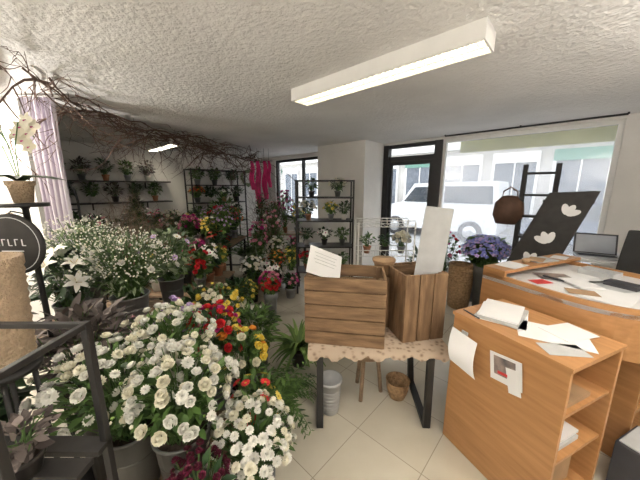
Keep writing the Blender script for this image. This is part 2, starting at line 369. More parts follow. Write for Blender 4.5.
# ---------------------------------------------------------------- ceiling lights and added fill lights
def fixture(x,y,L=1.42,rz=RA,lens='lamp_lens'):
    mb=MB(); mb.box((0,0,-.012),(L,.19,.024),'white_trim')
    mb.box((0,.093,-.05),(L,.006,.08),'white_trim'); mb.box((0,-.093,-.05),(L,.006,.08),'white_trim')
    mb.box((L/2-.005,0,-.05),(.01,.19,.085),'white_trim'); mb.box((-L/2+.005,0,-.05),(.01,.19,.085),'white_trim')
    mb.box((0,0,-.06),(L-.03,.165,.012),lens)
    for yy in(-.085,0,.085): mb.box((0,yy,-.082),(L-.02,.010,.026),'white_trim')
    for i in range(1,30): mb.box((-L/2+L*i/30,0,-.078),(.003,.17,.018),'white_trim')
    mb.build('ceiling_light',(x,y,CEIL),rz)
fixture(.344,2.02); fixture(-2.9,5.2,1.25,lens='lamp_lens_rear')
for u,n in((-3.4,-.2),(-.6,-.9),(.9,1.2)):
    p=W(u,n); fixture(p.x,p.y,lens='lamp_lens_fill')  # unseen extra fixtures with stronger lenses, added to fill the room with light
def fill_uplight(x,y,pw):  # invented uplight on a stand, kept out of view, added to brighten the ceiling
    mb=MB(); mb.lathe([(.14,0),(.14,.02),(.02,.035),(.014,.05),(.014,1.62),(.03,1.64),(.17,1.74),(.175,1.74),(.175,1.735),(.03,1.63)],(0,0,0),'black_metal',24)
    o=mb.build('added_fill_uplight',(x,y,0))
    l=bpy.data.lights.new('fill_light','AREA'); l.shape='DISK'; l.size=.28; l.energy=pw; l.color=(1,.95,.88)
    lo=bpy.data.objects.new('fill_light',l); lo.location=(0,0,1.745); lo.rotation_euler=(math.pi,0,0); lo.parent=o
    bpy.context.scene.collection.objects.link(lo)
fill_uplight(-3.3,1.7,60); fill_uplight(2.0,.25,26); fill_uplight(-.35,-1.1,30)
mb=MB(); p0=W(-1.6,4.55,2.43); p1=W(.3,4.55,2.43); mb.tube([p0,p1],.012,'black_metal',6)
for t in (0,.5,1): q=p0.lerp(p1,t); mb.tube([q,q+Vector((0,0,.02))],.01,'black_metal',6)
mb.build('curtain_rail')

# ---------------------------------------------------------------- curtain
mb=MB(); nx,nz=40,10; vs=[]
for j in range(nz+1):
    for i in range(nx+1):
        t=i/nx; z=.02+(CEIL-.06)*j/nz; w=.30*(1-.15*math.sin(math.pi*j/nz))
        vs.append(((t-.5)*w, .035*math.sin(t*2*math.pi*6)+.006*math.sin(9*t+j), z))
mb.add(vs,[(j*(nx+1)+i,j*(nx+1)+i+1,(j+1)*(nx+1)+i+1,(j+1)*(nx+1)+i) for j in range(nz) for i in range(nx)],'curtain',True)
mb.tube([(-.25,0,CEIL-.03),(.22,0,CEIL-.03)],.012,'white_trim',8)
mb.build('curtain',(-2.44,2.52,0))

# ---------------------------------------------------------------- twig garland
def branch(mb,rnd,p,d,L,r,depth,mt,droop=0):
    pts=[p.copy()]; n=6; q=p.copy(); dd=d.copy()
    for k in range(n):
        dd=(dd+Vector([rnd.uniform(-.28,.28) for _ in range(3)])+Vector((0,0,droop))).normalized(); q=q+dd*L/n
        if q.z>CEIL-.03: q.z=CEIL-.03; dd.z=-abs(dd.z)*.3
        pts.append(q.copy())
        if depth>0 and rnd.random()<.75:
            sd=(dd+Vector([rnd.uniform(-.9,.9) for _ in range(3)])).normalized(); branch(mb,rnd,q.copy(),sd,L*rnd.uniform(.35,.6),r*.55,depth-1,mt,droop)
    mb.tube(pts,[r*(1-.8*k/n) for k in range(n+1)],mt,4)
rnd=random.Random(5); mb=MB(); path=[Vector((-1.9,1.75,2.40)),Vector((-2.15,2.5,2.38)),Vector((-2.2,3.4,2.33)),Vector((-2.0,4.3,2.32)),Vector((-1.75,5.3,2.28)),Vector((-1.35,6.2,2.2))]
for k in range(5):
    a,b_=path[k],path[k+1]
    for j in range(8 if k<2 else 16):
        p=a.lerp(b_,rnd.random())+Vector((rnd.uniform(-.06,.06),0,rnd.uniform(-.06,.05))); d=(b_-a).normalized()*rnd.choice((1,1,-1))+Vector((rnd.uniform(-.22,.22),0,rnd.uniform(-.13,.1)))
        branch(mb,rnd,p,d.normalized(),rnd.uniform(.5,1.0),rnd.uniform(.006,.013),2 if j%2 else 1,'twig',-.01)
for k in range(6):
    p=path[k]; mb.tube([p,Vector((p.x,p.y,CEIL))],.003,'black_metal',4)
for j in range(8):
    p=path[rnd.randint(1,5)]; branch(mb,rnd,p.copy(),Vector((rnd.uniform(-.5,.5),rnd.uniform(-.5,.5),-.8)).normalized(),.45,.005,2,'twig')
mb.build('twig_garland')
mb=MB()
for o_,w,h,yo in((-.15,.11,.6,.02),(-.02,.13,1.0,0),(.12,.12,.8,.03),(.22,.09,.55,-.02)):
    vs=[];nx,nz=14,8
    for j in range(nz+1):
        for i in range(nx+1):
            t=i/nx; vs.append((o_+.02*math.sin(j)+(t-.5)*w*(.35+.65*math.sin(.3+2.3*j/nz)),yo+.03*math.sin(t*18+j*.4),-h*j/nz))
    mb.add(vs,[(j*(nx+1)+i,j*(nx+1)+i+1,(j+1)*(nx+1)+i+1,(j+1)*(nx+1)+i) for j in range(nz) for i in range(nx)],'pink_cloth',True)
    mb.tube([(o_,0,0),(o_,0,CEIL-2.2)],.003,'black_metal',4)
mb.tube([(-.22,0,0),(.3,0,0)],.008,'black_metal',6)
mb.build('hanging_pink_cloth',(-1.3,5.9,2.2))

# ---------------------------------------------------------------- benches + flowers
bench('display_bench',-.715,1.16,.51,.56,.3)
bench('display_bench',-1.6,1.98,1.1,.78,.62)
bench('display_bench',-1.75,3.2,1.1,.9,.5)
bench('display_bench',-2.25,4.6,1.7,.9,.75)
bench('display_bench',-3.3,3.75,1.0,.8,.75)
bench('display_bench',-.85,5.75,1.1,.5,.7)
g=('white_ceramic','terracotta','dark_pot','zinc','grey_plastic')
wf_=[('rose',['petal_white','petal_white','petal_cream'],74,.023),('mum',['petal_white','petal_cream'],22,.023),('bud',['petal_cream','leaf_light'],30,.009)]
plant('white_lisianthus_bucket',-.60,1.00,.3,.115,.32,'grey_plastic','bucket',.36,.215,210,.06,.45,'leaf',wf_,1,jit=.12)
plant('white_lisianthus_bucket',-.84,1.02,.3,.115,.32,'grey_plastic','bucket',.36,.25,210,.06,.45,'leaf',wf_,2,lean=(-.08,0),jit=.12)
plant('white_lisianthus_bucket',-.80,1.30,.3,.115,.32,'zinc','bucket',.40,.22,210,.06,.45,'leaf',wf_,3,jit=.12)
plant('cream_stock_bucket',-.32,1.04,0,.105,.32,'zinc','bucket',.37,.185,90,.07,.4,'leaf',[('mum',['petal_cream','petal_white'],130,.021)],4,jit=.1)
plant('burgundy_chrysanthemum_bucket',-.45,.80,0,.09,.30,'dark_pot','bucket',.40,.13,40,.06,.4,'leaf_dark',[('mum',['petal_burgundy'],100,.016)],5)
plant('orange_gerbera_bucket',-.36,1.31,0,.085,.30,'zinc','bucket',.34,.13,130,.07,.4,'leaf',[('daisy',['petal_orange','petal_yellow','petal_red'],14,.034)],6)
fern('potted_fern',-.28,1.60,0,.09,.24,'dark_pot',50,.36,'leaf',7,wd=.2)
plant('yellow_orange_rose_bucket',-.50,1.56,0,.09,.40,'zinc','bucket',.38,.15,110,.06,.5,'leaf',[('rose',['petal_yellow','petal_orange','petal_cream','petal_yellow'],24,.029)],8)
plant('red_rose_bucket',-.70,1.63,0,.1,.46,'zinc','bucket',.44,.17,110,.06,.5,'leaf_dark',[('rose',['petal_red','petal_red','petal_magenta'],40,.027)],9)
plant('yellow_chrysanthemum_bucket',-.80,1.98,0,.1,.44,'zinc','bucket',.46,.19,110,.06,.5,'leaf',[('mum',['petal_yellow','petal_cream'],60,.026)],10)
plant('green_foliage_bucket',-.52,1.98,0,.1,.36,'grey_plastic','bucket',.40,.20,340,.07,.45,'leaf',(),11)
plant('pink_lisianthus_bucket',-.95,1.66,0,.09,.50,'zinc','bucket',.44,.15,100,.06,.5,'leaf',[('rose',['petal_lilac','petal_pink'],30,.024)],12)
plant('dried_leaf_planter',-1.2,1.27,0,.1,.60,'dark_pot','pot',.50,.24,420,.09,.4,'leaf_dry',(),13)
plant('dried_leaf_planter',-1.62,1.0,0,.12,.45,'dark_pot','pot',.75,.28,460,.10,.45,'leaf_dark',(),70)
plant('dried_leaf_planter',-1.85,1.30,0,.12,.6,'dark_pot','pot',.65,.22,400,.10,.45,'leaf_dry',(),71)
gy=lambda n:[('bud',['petal_white','petal_cream'],650,.0075),('rose',['petal_white'],n,.02)]
plant('gypsophila_bucket',-1.38,1.85,.62,.12,.27,'zinc','bucket',.44,.27,620,.055,.3,'leaf_grey',gy(12),14,jit=.2)
plant('gypsophila_bucket',-1.88,2.08,.62,.12,.27,'grey_plastic','bucket',.50,.28,620,.055,.3,'leaf_grey',gy(8),15,jit=.2)
plant('white_lily_bucket',-1.68,1.72,.62,.1,.27,'grey_plastic','bucket',.34,.20,190,.10,.3,'leaf_dark',[('lily',['petal_white'],9,.08)],16)
plant('eucalyptus_bucket',-1.28,2.22,.62,.1,.27,'grey_plastic','bucket',.46,.22,340,.055,.7,'leaf_grey',[('daisy',['petal_white','petal_lilac'],12,.03)],17)
plant('magenta_carnation_bucket',-1.12,1.52,0,.08,.50,'dark_pot','bucket',.36,.13,110,.06,.5,'leaf',[('mum',['petal_magenta','petal_pink','petal_cream'],22,.026)],73)
plant('green_foliage_bucket',-1.02,2.12,0,.1,.46,'grey_plastic','bucket',.40,.18,280,.07,.5,'leaf_dark',[('daisy',['petal_cream'],10,.024)],74)
kinds=[('pink_azalea',[('rose',['petal_pink','petal_magenta'],30,.032)],'leaf'),('white_orchid',[('orchid',['petal_white'],16,.05)],'leaf_dark'),
 ('kalanchoe',[('daisy',['petal_orange','petal_red'],50,.022)],'leaf'),('yellow_primrose',[('daisy',['petal_yellow'],34,.028)],'leaf_light'),
 ('cyclamen',[('lily',['petal_magenta','petal_pink'],16,.032)],'leaf_dark'),('ivy',(),'leaf'),('lilac_campanula',[('daisy',['petal_lilac'],50,.022)],'leaf_light'),
 ('white_begonia',[('rose',['petal_white','petal_cream'],30,.030)],'leaf_dark'),('ficus',(),'leaf_dark'),('red_begonia',[('rose',['petal_red'],18,.032)],'leaf')]
rnd=random.Random(21)
def scatter(cx,cy,w,d,z,nx,ny,Hr,Rr,start=0):
    k=start
    for j in range(ny):
        for i in range(nx):
            x=cx-w/2+w*(i+.5)/nx+rnd.uniform(-.03,.03); y=cy-d/2+d*(j+.5)/ny+rnd.uniform(-.03,.03)
            nm,fl,lm=kinds[k%len(kinds)]; k+=3
            plant('potted_'+nm,x,y,z,rnd.uniform(.055,.08),rnd.uniform(.1,.16),rnd.choice(g),'pot',rnd.uniform(*Hr),rnd.uniform(*Rr),150,.08,.5,lm,fl,k)
scatter(-1.75,3.2,1.0,.8,.5,4,3,(.22,.38),(.12,.15),0)
scatter(-2.25,4.6,1.6,.8,.75,6,3,(.3,.5),(.13,.17),1)
scatter(-3.3,3.75,.9,.7,.75,3,2,(.3,.5),(.15,.18),2)
scatter(-.85,5.75,1.0,.4,.7,4,1,(.4,.8),(.13,.17),4)
for i,(x,y,h,r) in enumerate([(-.97,3.35,.3,.15),(-.70,3.55,.24,.13),(-.98,3.75,.32,.15),(-.45,3.9,.22,.12),(-.75,3.95,.3,.14),(-.95,2.95,.3,.15),(-1.05,4.2,.45,.17),(-.72,4.3,.4,.15),(-.62,3.2,.16,.1),(-1.0,2.55,.36,.17),(-.5,4.5,.4,.14),(-1.1,4.8,.7,.18),(-.8,4.75,.6,.16),(-.5,4.9,.5,.14)]):
    nm,fl,lm=kinds[(i*7+3)%10]
    plant('potted_'+nm,x,y,0,.09,.16+.1*(i%3),g[i%5],'pot',h,r,150,.08,.5,lm,fl,i+50)
fern('potted_palm',-.2,2.3,0,.09,.16,'dark_pot',70,.38,'leaf_light',3,leaflets=False,up=1.0)
fern('potted_palm',-1.45,5.1,0,.12,.3,'white_ceramic',30,1.2,'leaf',4,up=1.05,wd=.14)
fern('potted_fern',-2.9,5.4,0,.14,.9,'white_ceramic',30,.6,'leaf_dark',8,wd=.14)
plant('potted_conifer',-2.72,4.0,0,.12,.75,'dark_pot','pot',.95,.24,800,.075,.3,'leaf_dark',(),31,cone=True)
plant('tall_ficus',-2.0,5.6,0,.13,.4,'white_ceramic','pot',1.2,.30,460,.1,.45,'leaf',(),33)
plant('red_anthurium',-1.55,4.0,0,.1,.5,'terracotta','pot',.5,.2,120,.09,.6,'leaf_dark',[('daisy',['petal_red'],14,.035)],34)
plant('tall_flowering_shrub',-.9,5.2,0,.11,.3,'zinc','pot',1.15,.24,260,.07,.5,'leaf',[('daisy',['petal_pink','petal_white'],50,.032)],35)
mb=MB(); mb.lathe([(.07,0),(.10,.02),(.105,.16),(.06,.26),(.058,.32),(.075,.35),(.068,.35),(.05,.31),(.001,.25)],(0,0,0),'white_ceramic',24); mb.tube([(.06,0,.32),(.13,0,.30),(.14,0,.2),(.10,0,.13)],.009,'white_ceramic',8)
mb.build('white_milk_jug',(-.72,2.78,0))
def twigs(name,x,y,z,n,L,mt,seed,ph=.3,sp=.5):
    rnd=random.Random(seed); mb=MB(); pot(mb,.1,ph,'white_ceramic','bucket')
    for i in range(n):
        d=Vector((rnd.uniform(-sp,sp),rnd.uniform(-sp,sp),1)).normalized(); branch(mb,rnd,Vector((0,0,ph*.8)),d,L*rnd.uniform(.7,1),.005,2,mt)
    mb.build(name,(x,y,z))
twigs('dried_twig_vase',-2.52,3.42,0,40,.80,'twig_pale',2,.75,.28)
twigs('corkscrew_willow_vase',-.95,5.0,0,14,1.1,'twig',6,.6,.3)
mb=MB()
for dy in(0,.3):
    pts=[(-.35,dy,0)]+[(-.35*math.cos(t*math.pi/10),dy,1.5+.35*math.sin(t*math.pi/10)) for t in range(11)]+[(.35,dy,0)]
    mb.tube(pts,.012,'black_metal',6)
for z in(.5,1.0,1.4):
    mb.box((0,.15,z),(.7,.3,.012),'black_metal')
mb.build('arched_plant_stand',(-3.15,2.85,0))
for i,(dx,z) in enumerate(((-.18,1.007),(.16,1.007),(0,1.407))):
    nm,fl,lm=kinds[(5,7,8)[i]]; plant('potted_'+nm,-3.15+dx,3.0,z,.06,.1,g[i],'pot',.22,.13,80,.07,.5,lm,fl,300+i)
mb=MB(); mb.lathe([(.001,0),(.13,0),(.13,.015),(.02,.03),(.012,.04),(.012,1.55),(.02,1.56),(.085,1.562),(.085,1.579),(.001,1.579)],(0,0,0),'black_metal',24,cap=False)
mb.tube([(0,-.01,1.53),(-.02,-.045,1.545),(-.02,-.06,1.53)],.004,'black_metal',6)
mb.build('tall_plant_stand',(-1.38,1.27,0))
mb=MB(); pot(mb,.05,.10,'beige_pot')
lt=leafT(.35,'leaf_dark',.5)
for i in range(6): mb.inst(lt,(0,0,.09),basis((math.cos(i*1.1),math.sin(i*1.1),.6)),.16)
for k,(a,b_) in enumerate(((-.10,.02),(-.02,-.05),(-.16,-.06),(.02,.03))):
    pts=[Vector((0,0,.08)),Vector((a*.2,b_*.2,.25)),Vector((a*.7,b_,.36)),Vector((a*1.6,b_*1.5,.36)),Vector((a*2.2,b_*2,.30))]
    mb.tube(pts,.003,'stem',4)
    for j in range(7):
        t=j/7; q=pts[2].lerp(pts[4],t)+Vector((.02*(j%3)-.02,0,-.05+.04*(j%3))); mb.inst(FL('orchid','petal_cream'),q,zbasis((.2*(j%2),-1,.2)),.035)
mb.build('potted_orchid',(-1.38,1.27,1.58))
mb=MB(); R=Matrix.Rotation(rad(90),3,'X')
mb.lathe([(.001,0),(.135,0),(.14,.006),(.14,.014),(.135,.02),(.001,.02)],(0,0,0),'black_wood',36,R,cap=False)
mb.lathe([(.122,.0205),(.124,.0213),(.126,.0205)],(0,0,0),'paper_grey',36,R,cap=False)
for i,(w,x) in enumerate(((.02,-.07),(.018,-.04),(.012,-.012),(.02,.018),(.018,.05))):
    mb.box((x,-.021,.01),(.004,.002,.03),'paper'); mb.box((x+.008,-.021,.024 if i%2 else -.004),(.014,.002,.004),'paper')
mb.box((0,-.021,-.03),(.1,.002,.004),'paper')
mb.tube([(-.08,-.005,.11),(.0,-.003,.145),(.08,-.005,.11)],.002,'kraft',4)
mb.build('round_sign_plaque',(-1.40,1.22,1.395))
mb=MB()
for i in range(4): 
    a=math.pi/4+i*math.pi/2; mb.tube([(.085*math.cos(a),.085*math.sin(a),0),(.07*math.cos(a),.07*math.sin(a),1.0)],.009,'black_metal',6)
mb.lathe([(.001,1.0),(.1,1.0),(.1,1.018),(.001,1.018)],(0,0,0),'black_metal',24,cap=False)
mb.lathe([(.07,.35),(.085,.35),(.085,.36),(.07,.36)],(0,0,0),'black_metal',24)
mb.build('plant_pedestal',(-1.13,.86,0))
mb=MB(); mb.lathe([(.06,0),(.085,.01),(.1,.36),(.106,.37),(.106,.40),(.095,.40),(.09,.36),(.001,.33)],(0,0,0),'beige_pot',32)
for i in range(11): mb.lathe([(.086+.0013*i,.03+.03*i),(.091+.0013*i,.045+.03*i),(.087+.0013*i,.06+.03*i)],(0,0,0),'beige_pot',32,cap=False)
mb.build('tall_beige_planter',(-1.13,.86,1.019))
mb=MB()
for x in(-.28,.28):
    for y in(-.12,.12): mb.box((x,y,.64),(.02,.02,1.28),'black_metal')
for y in(-.12,.12): mb.box((0,y,1.27),(.56,.016,.016),'black_metal')
for x in(-.28,.28): mb.box((x,0,1.27),(.016,.24,.016),'black_metal')
mb.tube([(-.28,-.12,1.29),(0,-.12,1.22),(.28,-.12,1.28)],.006,'black_metal',6)
for z in(.4,.88):
    for i in range(4): mb.box((0,-.105+.07*i,z),(.58,.055,.018),'black_wood')
mb.build('black_plant_rack',(-.94,.58,0),0,.002)
plant('dark_heuchera_pot',-.80,.60,.89,.05,.06,'dark_pot','pot',.10,.08,110,.035,.6,'leaf_dry',(),41)
plant('dark_heuchera_pot',-1.0,.60,.89,.06,.09,'dark_pot','pot',.16,.10,150,.045,.6,'leaf_dark',(),42)

# ---------------------------------------------------------------- shelves at back
def shelfunit(name,loc,rz,w,d,h,levels):
    mb=MB()
    for x in(-w/2,w/2):
        for y in(-d/2,d/2): mb.box((x,y,h/2),(.025,.025,h),'black_metal')
        mb.box((x,0,h-.012),(.02,d,.02),'black_metal')
    for y in(-d/2,d/2): mb.box((0,y,h-.012),(w,.02,.02),'black_metal')
    for z in levels:
        mb.box((0,0,z),(w+.02,d+.02,.02),'black_metal')
    mb.build(name,loc,rz)
levs=(.35,.75,1.15,1.5)
shelfunit('metal_etagere',(.07,4.2,0),0,.85,.32,1.76,levs)
for i,(dx,z) in enumerate(((-.28,.76),(0,.76),(.28,.76),(-.25,1.16),(.1,1.16),(.3,1.16),(-.2,1.51),(.2,1.51),(-.28,.36),(.05,.36),(.3,.36))):
    nm,fl,lm=kinds[(8,1,5,7,3,8,5,7,9,8,5)[i]]; plant('potted_'+nm,.07+dx,4.2,z,.05,.09,g[(i*2)%5],'pot',.19,.12,90,.06,.5,lm,[(a,b,int(c*.5),d) for a,b,c,d in fl],i+80)
q=W(-6.25,3.1); shelfunit('metal_shelving_unit',(q.x,q.y,0),RA+rad(90),1.3,.35,2.05,(.4,.85,1.3,1.7))
for i,(dn,z) in enumerate(((-.48,.86),(-.16,.86),(.16,.86),(.48,.86),(-.48,1.31),(-.16,1.31),(.16,1.31),(.48,1.31),(-.45,1.71),(-.05,1.71),(.4,1.71))):
    nm,fl,lm=kinds[(5,7,8,8,2,8,1,8,5,5,8)[i]]; p=W(-6.25,3.1+dn); plant('potted_'+nm,p.x,p.y,z,.07,.12,g[(i)%5],'pot',.26,.17,150,.08,.5,lm,fl,i+120)
mb=MB()
for z in(1.35,1.75):
    mb.bb((UL,-.2,z),(UL+.34,2.1,z+.025),'black_wood')
    for n_ in(0,.8,1.7): mb.bb((UL,n_,z-.12),(UL+.03,n_+.02,z),'black_metal')
mb.build('wall_shelf',(0,0,0),RA)
for i in range(12):
    p=W(UL+.19,.02+.34*(i//2)+.1*(i%2)); plant('trailing_houseplant',p.x,p.y,1.376 if i%2 else 1.776,.06,.11,g[i%5],'pot',.30,.15,120,.07,.5,('leaf_dark','leaf_dry','leaf')[i%3],(),i+150)
def wreath(n_,z,r,mt,seed):
    rnd=random.Random(seed); mb=MB(); pts=[(r*math.cos(t*math.pi/12),r*math.sin(t*math.pi/12),0) for t in range(25)]; mb.tube(pts,.015,'twig',6); lt=leafT(.45,mt)
    for i in range(160):
        a=rnd.uniform(0,6.28); d=Vector((-math.sin(a),math.cos(a),0))+Vector([rnd.uniform(-.6,.6),rnd.uniform(-.6,.6),rnd.uniform(0,.6)])
        mb.inst(lt,(r*math.cos(a)+rnd.uniform(-.02,.02),r*math.sin(a)+rnd.uniform(-.02,.02),.01),basis(d),.08)
    o=mb.build('leaf_wreath',W(UL+.04,n_,z)); o.rotation_euler=(rad(90),0,RA+rad(90))
wreath(4.15,1.9,.18,'leaf_grey',2)

# ---------------------------------------------------------------- crate table
mb=MB(); TZ=.60
mb.bb((-.06,1.58,TZ-.035),(.84,2.10,TZ-.004),'crate_wood')
nx=60; vs=[]; rr=random.Random(3)
for i in range(nx+1):
    x=-.08+.94*i/nx
    vs+=[(x,2.08,TZ),(x,1.575,TZ),(x,1.565,TZ-.03-.02*rr.random()-.015*math.sin(i*.7))]
mb.add(vs,[(3*i+a,3*i+a+1,3*i+3+a+1,3*i+3+a) for i in range(nx) for a in(0,1)],'runner',True)
for x0,sl in((0.0,0),(.74,.04)):
    b0=[(x0,1.62,TZ-.035),(x0,1.60,.015),(x0+sl,2.05,.015),(x0,2.06,TZ-.035)]
    for a,b_ in zip(b0,b0[1:]): mb.bar(a,b_,.045,.03,'black_metal')
mb.bar((.0,1.84,TZ-.05),(.74,1.84,TZ-.05),.03,.03,'black_metal')
mb.build('crate_display_table')
def crate(name,loc,rz,w,d,h,vertical=False,ns=4):
    mb=MB(); t=.016; gp=.008
    if not vertical:
        sh=h/ns
        for k in range(ns):
            z=sh*(k+.5)
            for y in(-d/2,d/2): mb.box((0,y,z),(w,t,sh-gp),'crate_wood')
            for x in(-w/2+t/2,w/2-t/2): mb.box((x,0,z),(t,d-t,sh-gp),'crate_wood')
    else:
        for k in range(ns):
            x=-w/2+w*(k+.5)/ns
            for y in(-d/2,d/2): mb.box((x,y,h/2),(w/ns-gp,t,h),'crate_wood_v')
            y=-d/2+d*(k+.5)/ns
            for x2 in(-w/2+t/2,w/2-t/2): mb.box((x2,y,h/2),(t,d/ns-gp,h),'crate_wood_v')
        for z in(.05,h-.05):
            for y in(-d/2+t*.9,d/2-t*.9): mb.box((0,y,z),(w-.03,t,.07),'crate_wood')
            for x in(-w/2+t*1.5,w/2-t*1.5): mb.box((x,0,z),(t,d-.03,.07),'crate_wood')
    for sx in(-1,1):
        for sy in(-1,1): mb.box((sx*(w/2-.035),sy*(d/2-.025),h/2),(.035,.03,h-.01),'crate_wood_v')
    mb.box((0,0,.01),(w-.03,d-.03,.015),'crate_wood')
    return mb.build(name,loc,rz,.002)
crate('wooden_crate',(.185,1.81,TZ+.002),rad(-9),.53,.32,.48,ns=5)
crate('wooden_crate',(.685,1.87,TZ+.002),rad(12),.32,.30,.48,True,3)
def board(name,loc,w,h,eul,mt='paper',lines=True):
    mb=MB(); mb.box((0,0,h/2),(w,.006,h),mt)
    if lines:
        for k in range(4): mb.box((0,-.0035,h*(.8-.12*k)),(w*(.7-.1*(k%2)),.001,.004),'paper_grey')
    o=mb.build(name,loc); o.rotation_euler=eul; return o
board('paper_sign',(.02,1.78,1.04),.26,.22,(rad(-42),rad(24),rad(14)))
board('price_board',(.76,1.84,.98),.18,.54,(rad(-4),rad(5),rad(-25)),'paper_grey',False)
crate('wooden_crate',(.487,1.99,TZ+.002),0,.12,.18,.395,True)
mb=MB(); mb.lathe([(.05,0),(.06,.005),(.075,.09),(.08,.09),(.075,.10),(.065,.09),(.06,.012),(.001,.012)],(0,0,0),'kraft',20,cap=False); mb.lathe([(.001,0),(.05,0)],(0,0,0),'kraft',20,cap=False)
mb.lathe([(.001,.10),(.085,.10),(.088,.112),(.085,.122),(.001,.122)],(0,0,0),'kraft',20,cap=False); mb.build('kraft_hat_box',(.487,1.99,1.0))
mb=MB(); mb.lathe([(.055,0),(.062,.004),(.082,.25),(.09,.25),(.09,.275),(.08,.275),(.074,.22),(.001,.22)],(0,0,0),'paper_grey',24)
for i in range(6): mb.lathe([(.067+.0022*i,.04+.03*i),(.070+.0022*i,.045+.03*i),(.067+.0022*i,.05+.03*i)],(0,0,0),'paper_grey',24,cap=False)
mb.build('patterned_plant_pot',(.075,1.76,0))
mb=MB(); mb.lathe([(.001,.36),(.13,.36),(.135,.38),(.13,.4),(.001,.4)],(0,0,0),'bench_wood',24,cap=False)
for i in range(3):
    a=i*2.09; mb.tube([(.08*math.cos(a),.08*math.sin(a),.36),(.12*math.cos(a),.12*math.sin(a),0)],.016,'bench_wood',8)
mb.build('wooden_stool',(.38,1.95,0))
mb=MB(); mb.lathe([(.06,0),(.085,.08),(.09,.14),(.095,.15),(.085,.15),(.07,.05),(.001,.03)],(0,0,0),'wicker',20)
mb.build('wicker_basket',(.62,1.90,0))

# wire rack behind crates
mb=MB()
for x in(-.33,.33):
    for y in(-.14,.14): mb.tube([(x,y,0),(x,y,1.25)],.009,'white_trim',6)
for z in(.5,.85,1.2):
    for k in range(11): mb.tube([(-.33+.066*k,-.14,z),(-.33+.066*k,.14,z)],.003,'white_trim',4)
    for y in(-.14,.14):
        for dz in(0,.07): mb.tube([(-.33,y,z+dz),(.33,y,z+dz)],.005,'white_trim',4)
        for k in range(11): mb.tube([(-.33+.066*k,y,z),(-.33+.066*k,y,z+.07)],.003,'white_trim',4)
mb.build('wire_display_rack',(.78,3.25,0))
for i,dx in enumerate((-.2,.02,.22)):
    nm,fl,lm=kinds[(5,8,7)[i]]; plant('potted_'+nm,.78+dx,3.25,.856,.05,.09,g[i+1],'pot',.16,.1,70,.05,.5,lm,fl,i+200)
mb=MB(); mb.lathe([(.10,0),(.13,.02),(.155,.35),(.14,.55),(.15,.62),(.16,.63),(.14,.63),(.12,.5),(.001,.45)],(0,0,0),'wicker',24)
for k in range(16): mb.lathe([(.128+.0015*k,.05+.034*k),(.140+.0012*k,.065+.034*k),(.13+.0012*k,.08+.034*k)] if k<9 else [(.150,.05+.034*k),(.158,.065+.034*k),(.148,.08+.034*k)],(0,0,0),'wicker',24,cap=False)
mb.build('tall_wicker_basket',(1.93,3.55,0))
plant('pink_rose_bouquet',1.85,3.88,0,.09,.45,'white_ceramic','pot',.55,.17,120,.07,.5,'leaf',[('rose',['petal_pink','petal_magenta','petal_red'],18,.032)],61)
plant('blue_hydrangea',2.15,3.42,0,.12,.64,'grey_plastic','pot',.40,.27,110,.11,.7,'leaf',[('floret',['petal_blue','petal_blue','petal_lilac'],460,.024)],62)
plant('potted_ficus',1.45,3.9,0,.1,.3,'zinc','pot',.5,.16,120,.08,.5,'leaf_dark',(),63)
plant('potted_ivy',2.25,3.78,0,.09,.45,'zinc','pot',.55,.16,160,.08,.5,'leaf',(),64)
# black ladder display
mb=MB()
for x in(-.15,.15):
    mb.bar((x,.26,0),(x,.06,1.92),.05,.03,'black_wood'); mb.bar((x,-.10,0),(x,.02,1.90),.045,.03,'black_wood')
for k in range(7):
    z=.3+.25*k; mb.bb((-.16,-.09+.015*k,z),(.16,.24-.025*k,z+.025),'black_wood')
mb.tube([(-.15,.02,1.60),(-.24,.02,1.62),(-.25,.02,1.65)],.006,'black_metal',6)
mb.build('black_ladder_shelf',(2.53,3.18,0),rad(-40),.002)
mb=MB()
for yy in(-.10,.10):
    mb.add([(-.52,yy-.01,0),(-.08,yy-.01,0),(.40,yy-.01,1.62),(.06,yy-.01,1.60),(-.52,yy+.01,0),(-.08,yy+.01,0),(.40,yy+.01,1.62),(.06,yy+.01,1.60)],
      [(0,1,2,3),(4,7,6,5),(0,4,5,1),(1,5,6,2),(2,6,7,3),(3,7,4,0)],'black_wood')
for k in range(5):
    z=.15+.34*k; o=-.3+.33*z; mb.bb((-.18+o,-.10,z),(.18+o,.10,z+.02),'black_wood')
def leafdecal(cx,cz,s,yy,ang):
    ca,sa=math.cos(ang),math.sin(ang)
    for lobe in(-.7,0,.7):
        pts=[]
        for t in range(12):
            a=2*math.pi*t/12; px=.32*s*math.sin(a); pz=s*(.62-.62*math.cos(a)); 
            qx=px*math.cos(lobe)+pz*math.sin(lobe); qz=-px*math.sin(lobe)+pz*math.cos(lobe)
            pts.append((cx+qx*ca-qz*sa,yy-.0004*lobe,cz+qx*sa+qz*ca))
        mb.add(pts,[tuple(range(12))],'paper')
leafdecal(.20,1.40,.085,-.112,-.5); leafdecal(.10,1.12,.095,-.112,.4); leafdecal(-.02,.90,.095,-.112,-.4)
mb.build('black_slanted_display_stand',(2.2,2.72,0),rad(-39),.0)
mb=MB(); mb.lathe([(.001,-.19),(.12,-.18),(.165,-.07),(.15,.08),(.08,.16),(.03,.17)],(0,0,0),'brown_leather',18,Matrix.Diagonal((1,.5,1)))
mb.tube([(-.08,0,.13),(-.07,0,.22),(0,0,.27),(.07,0,.22),(.08,0,.13)],.009,'brown_leather',6)
mb.build('brown_leather_bag',(2.33,3.35,1.385),rad(-40))

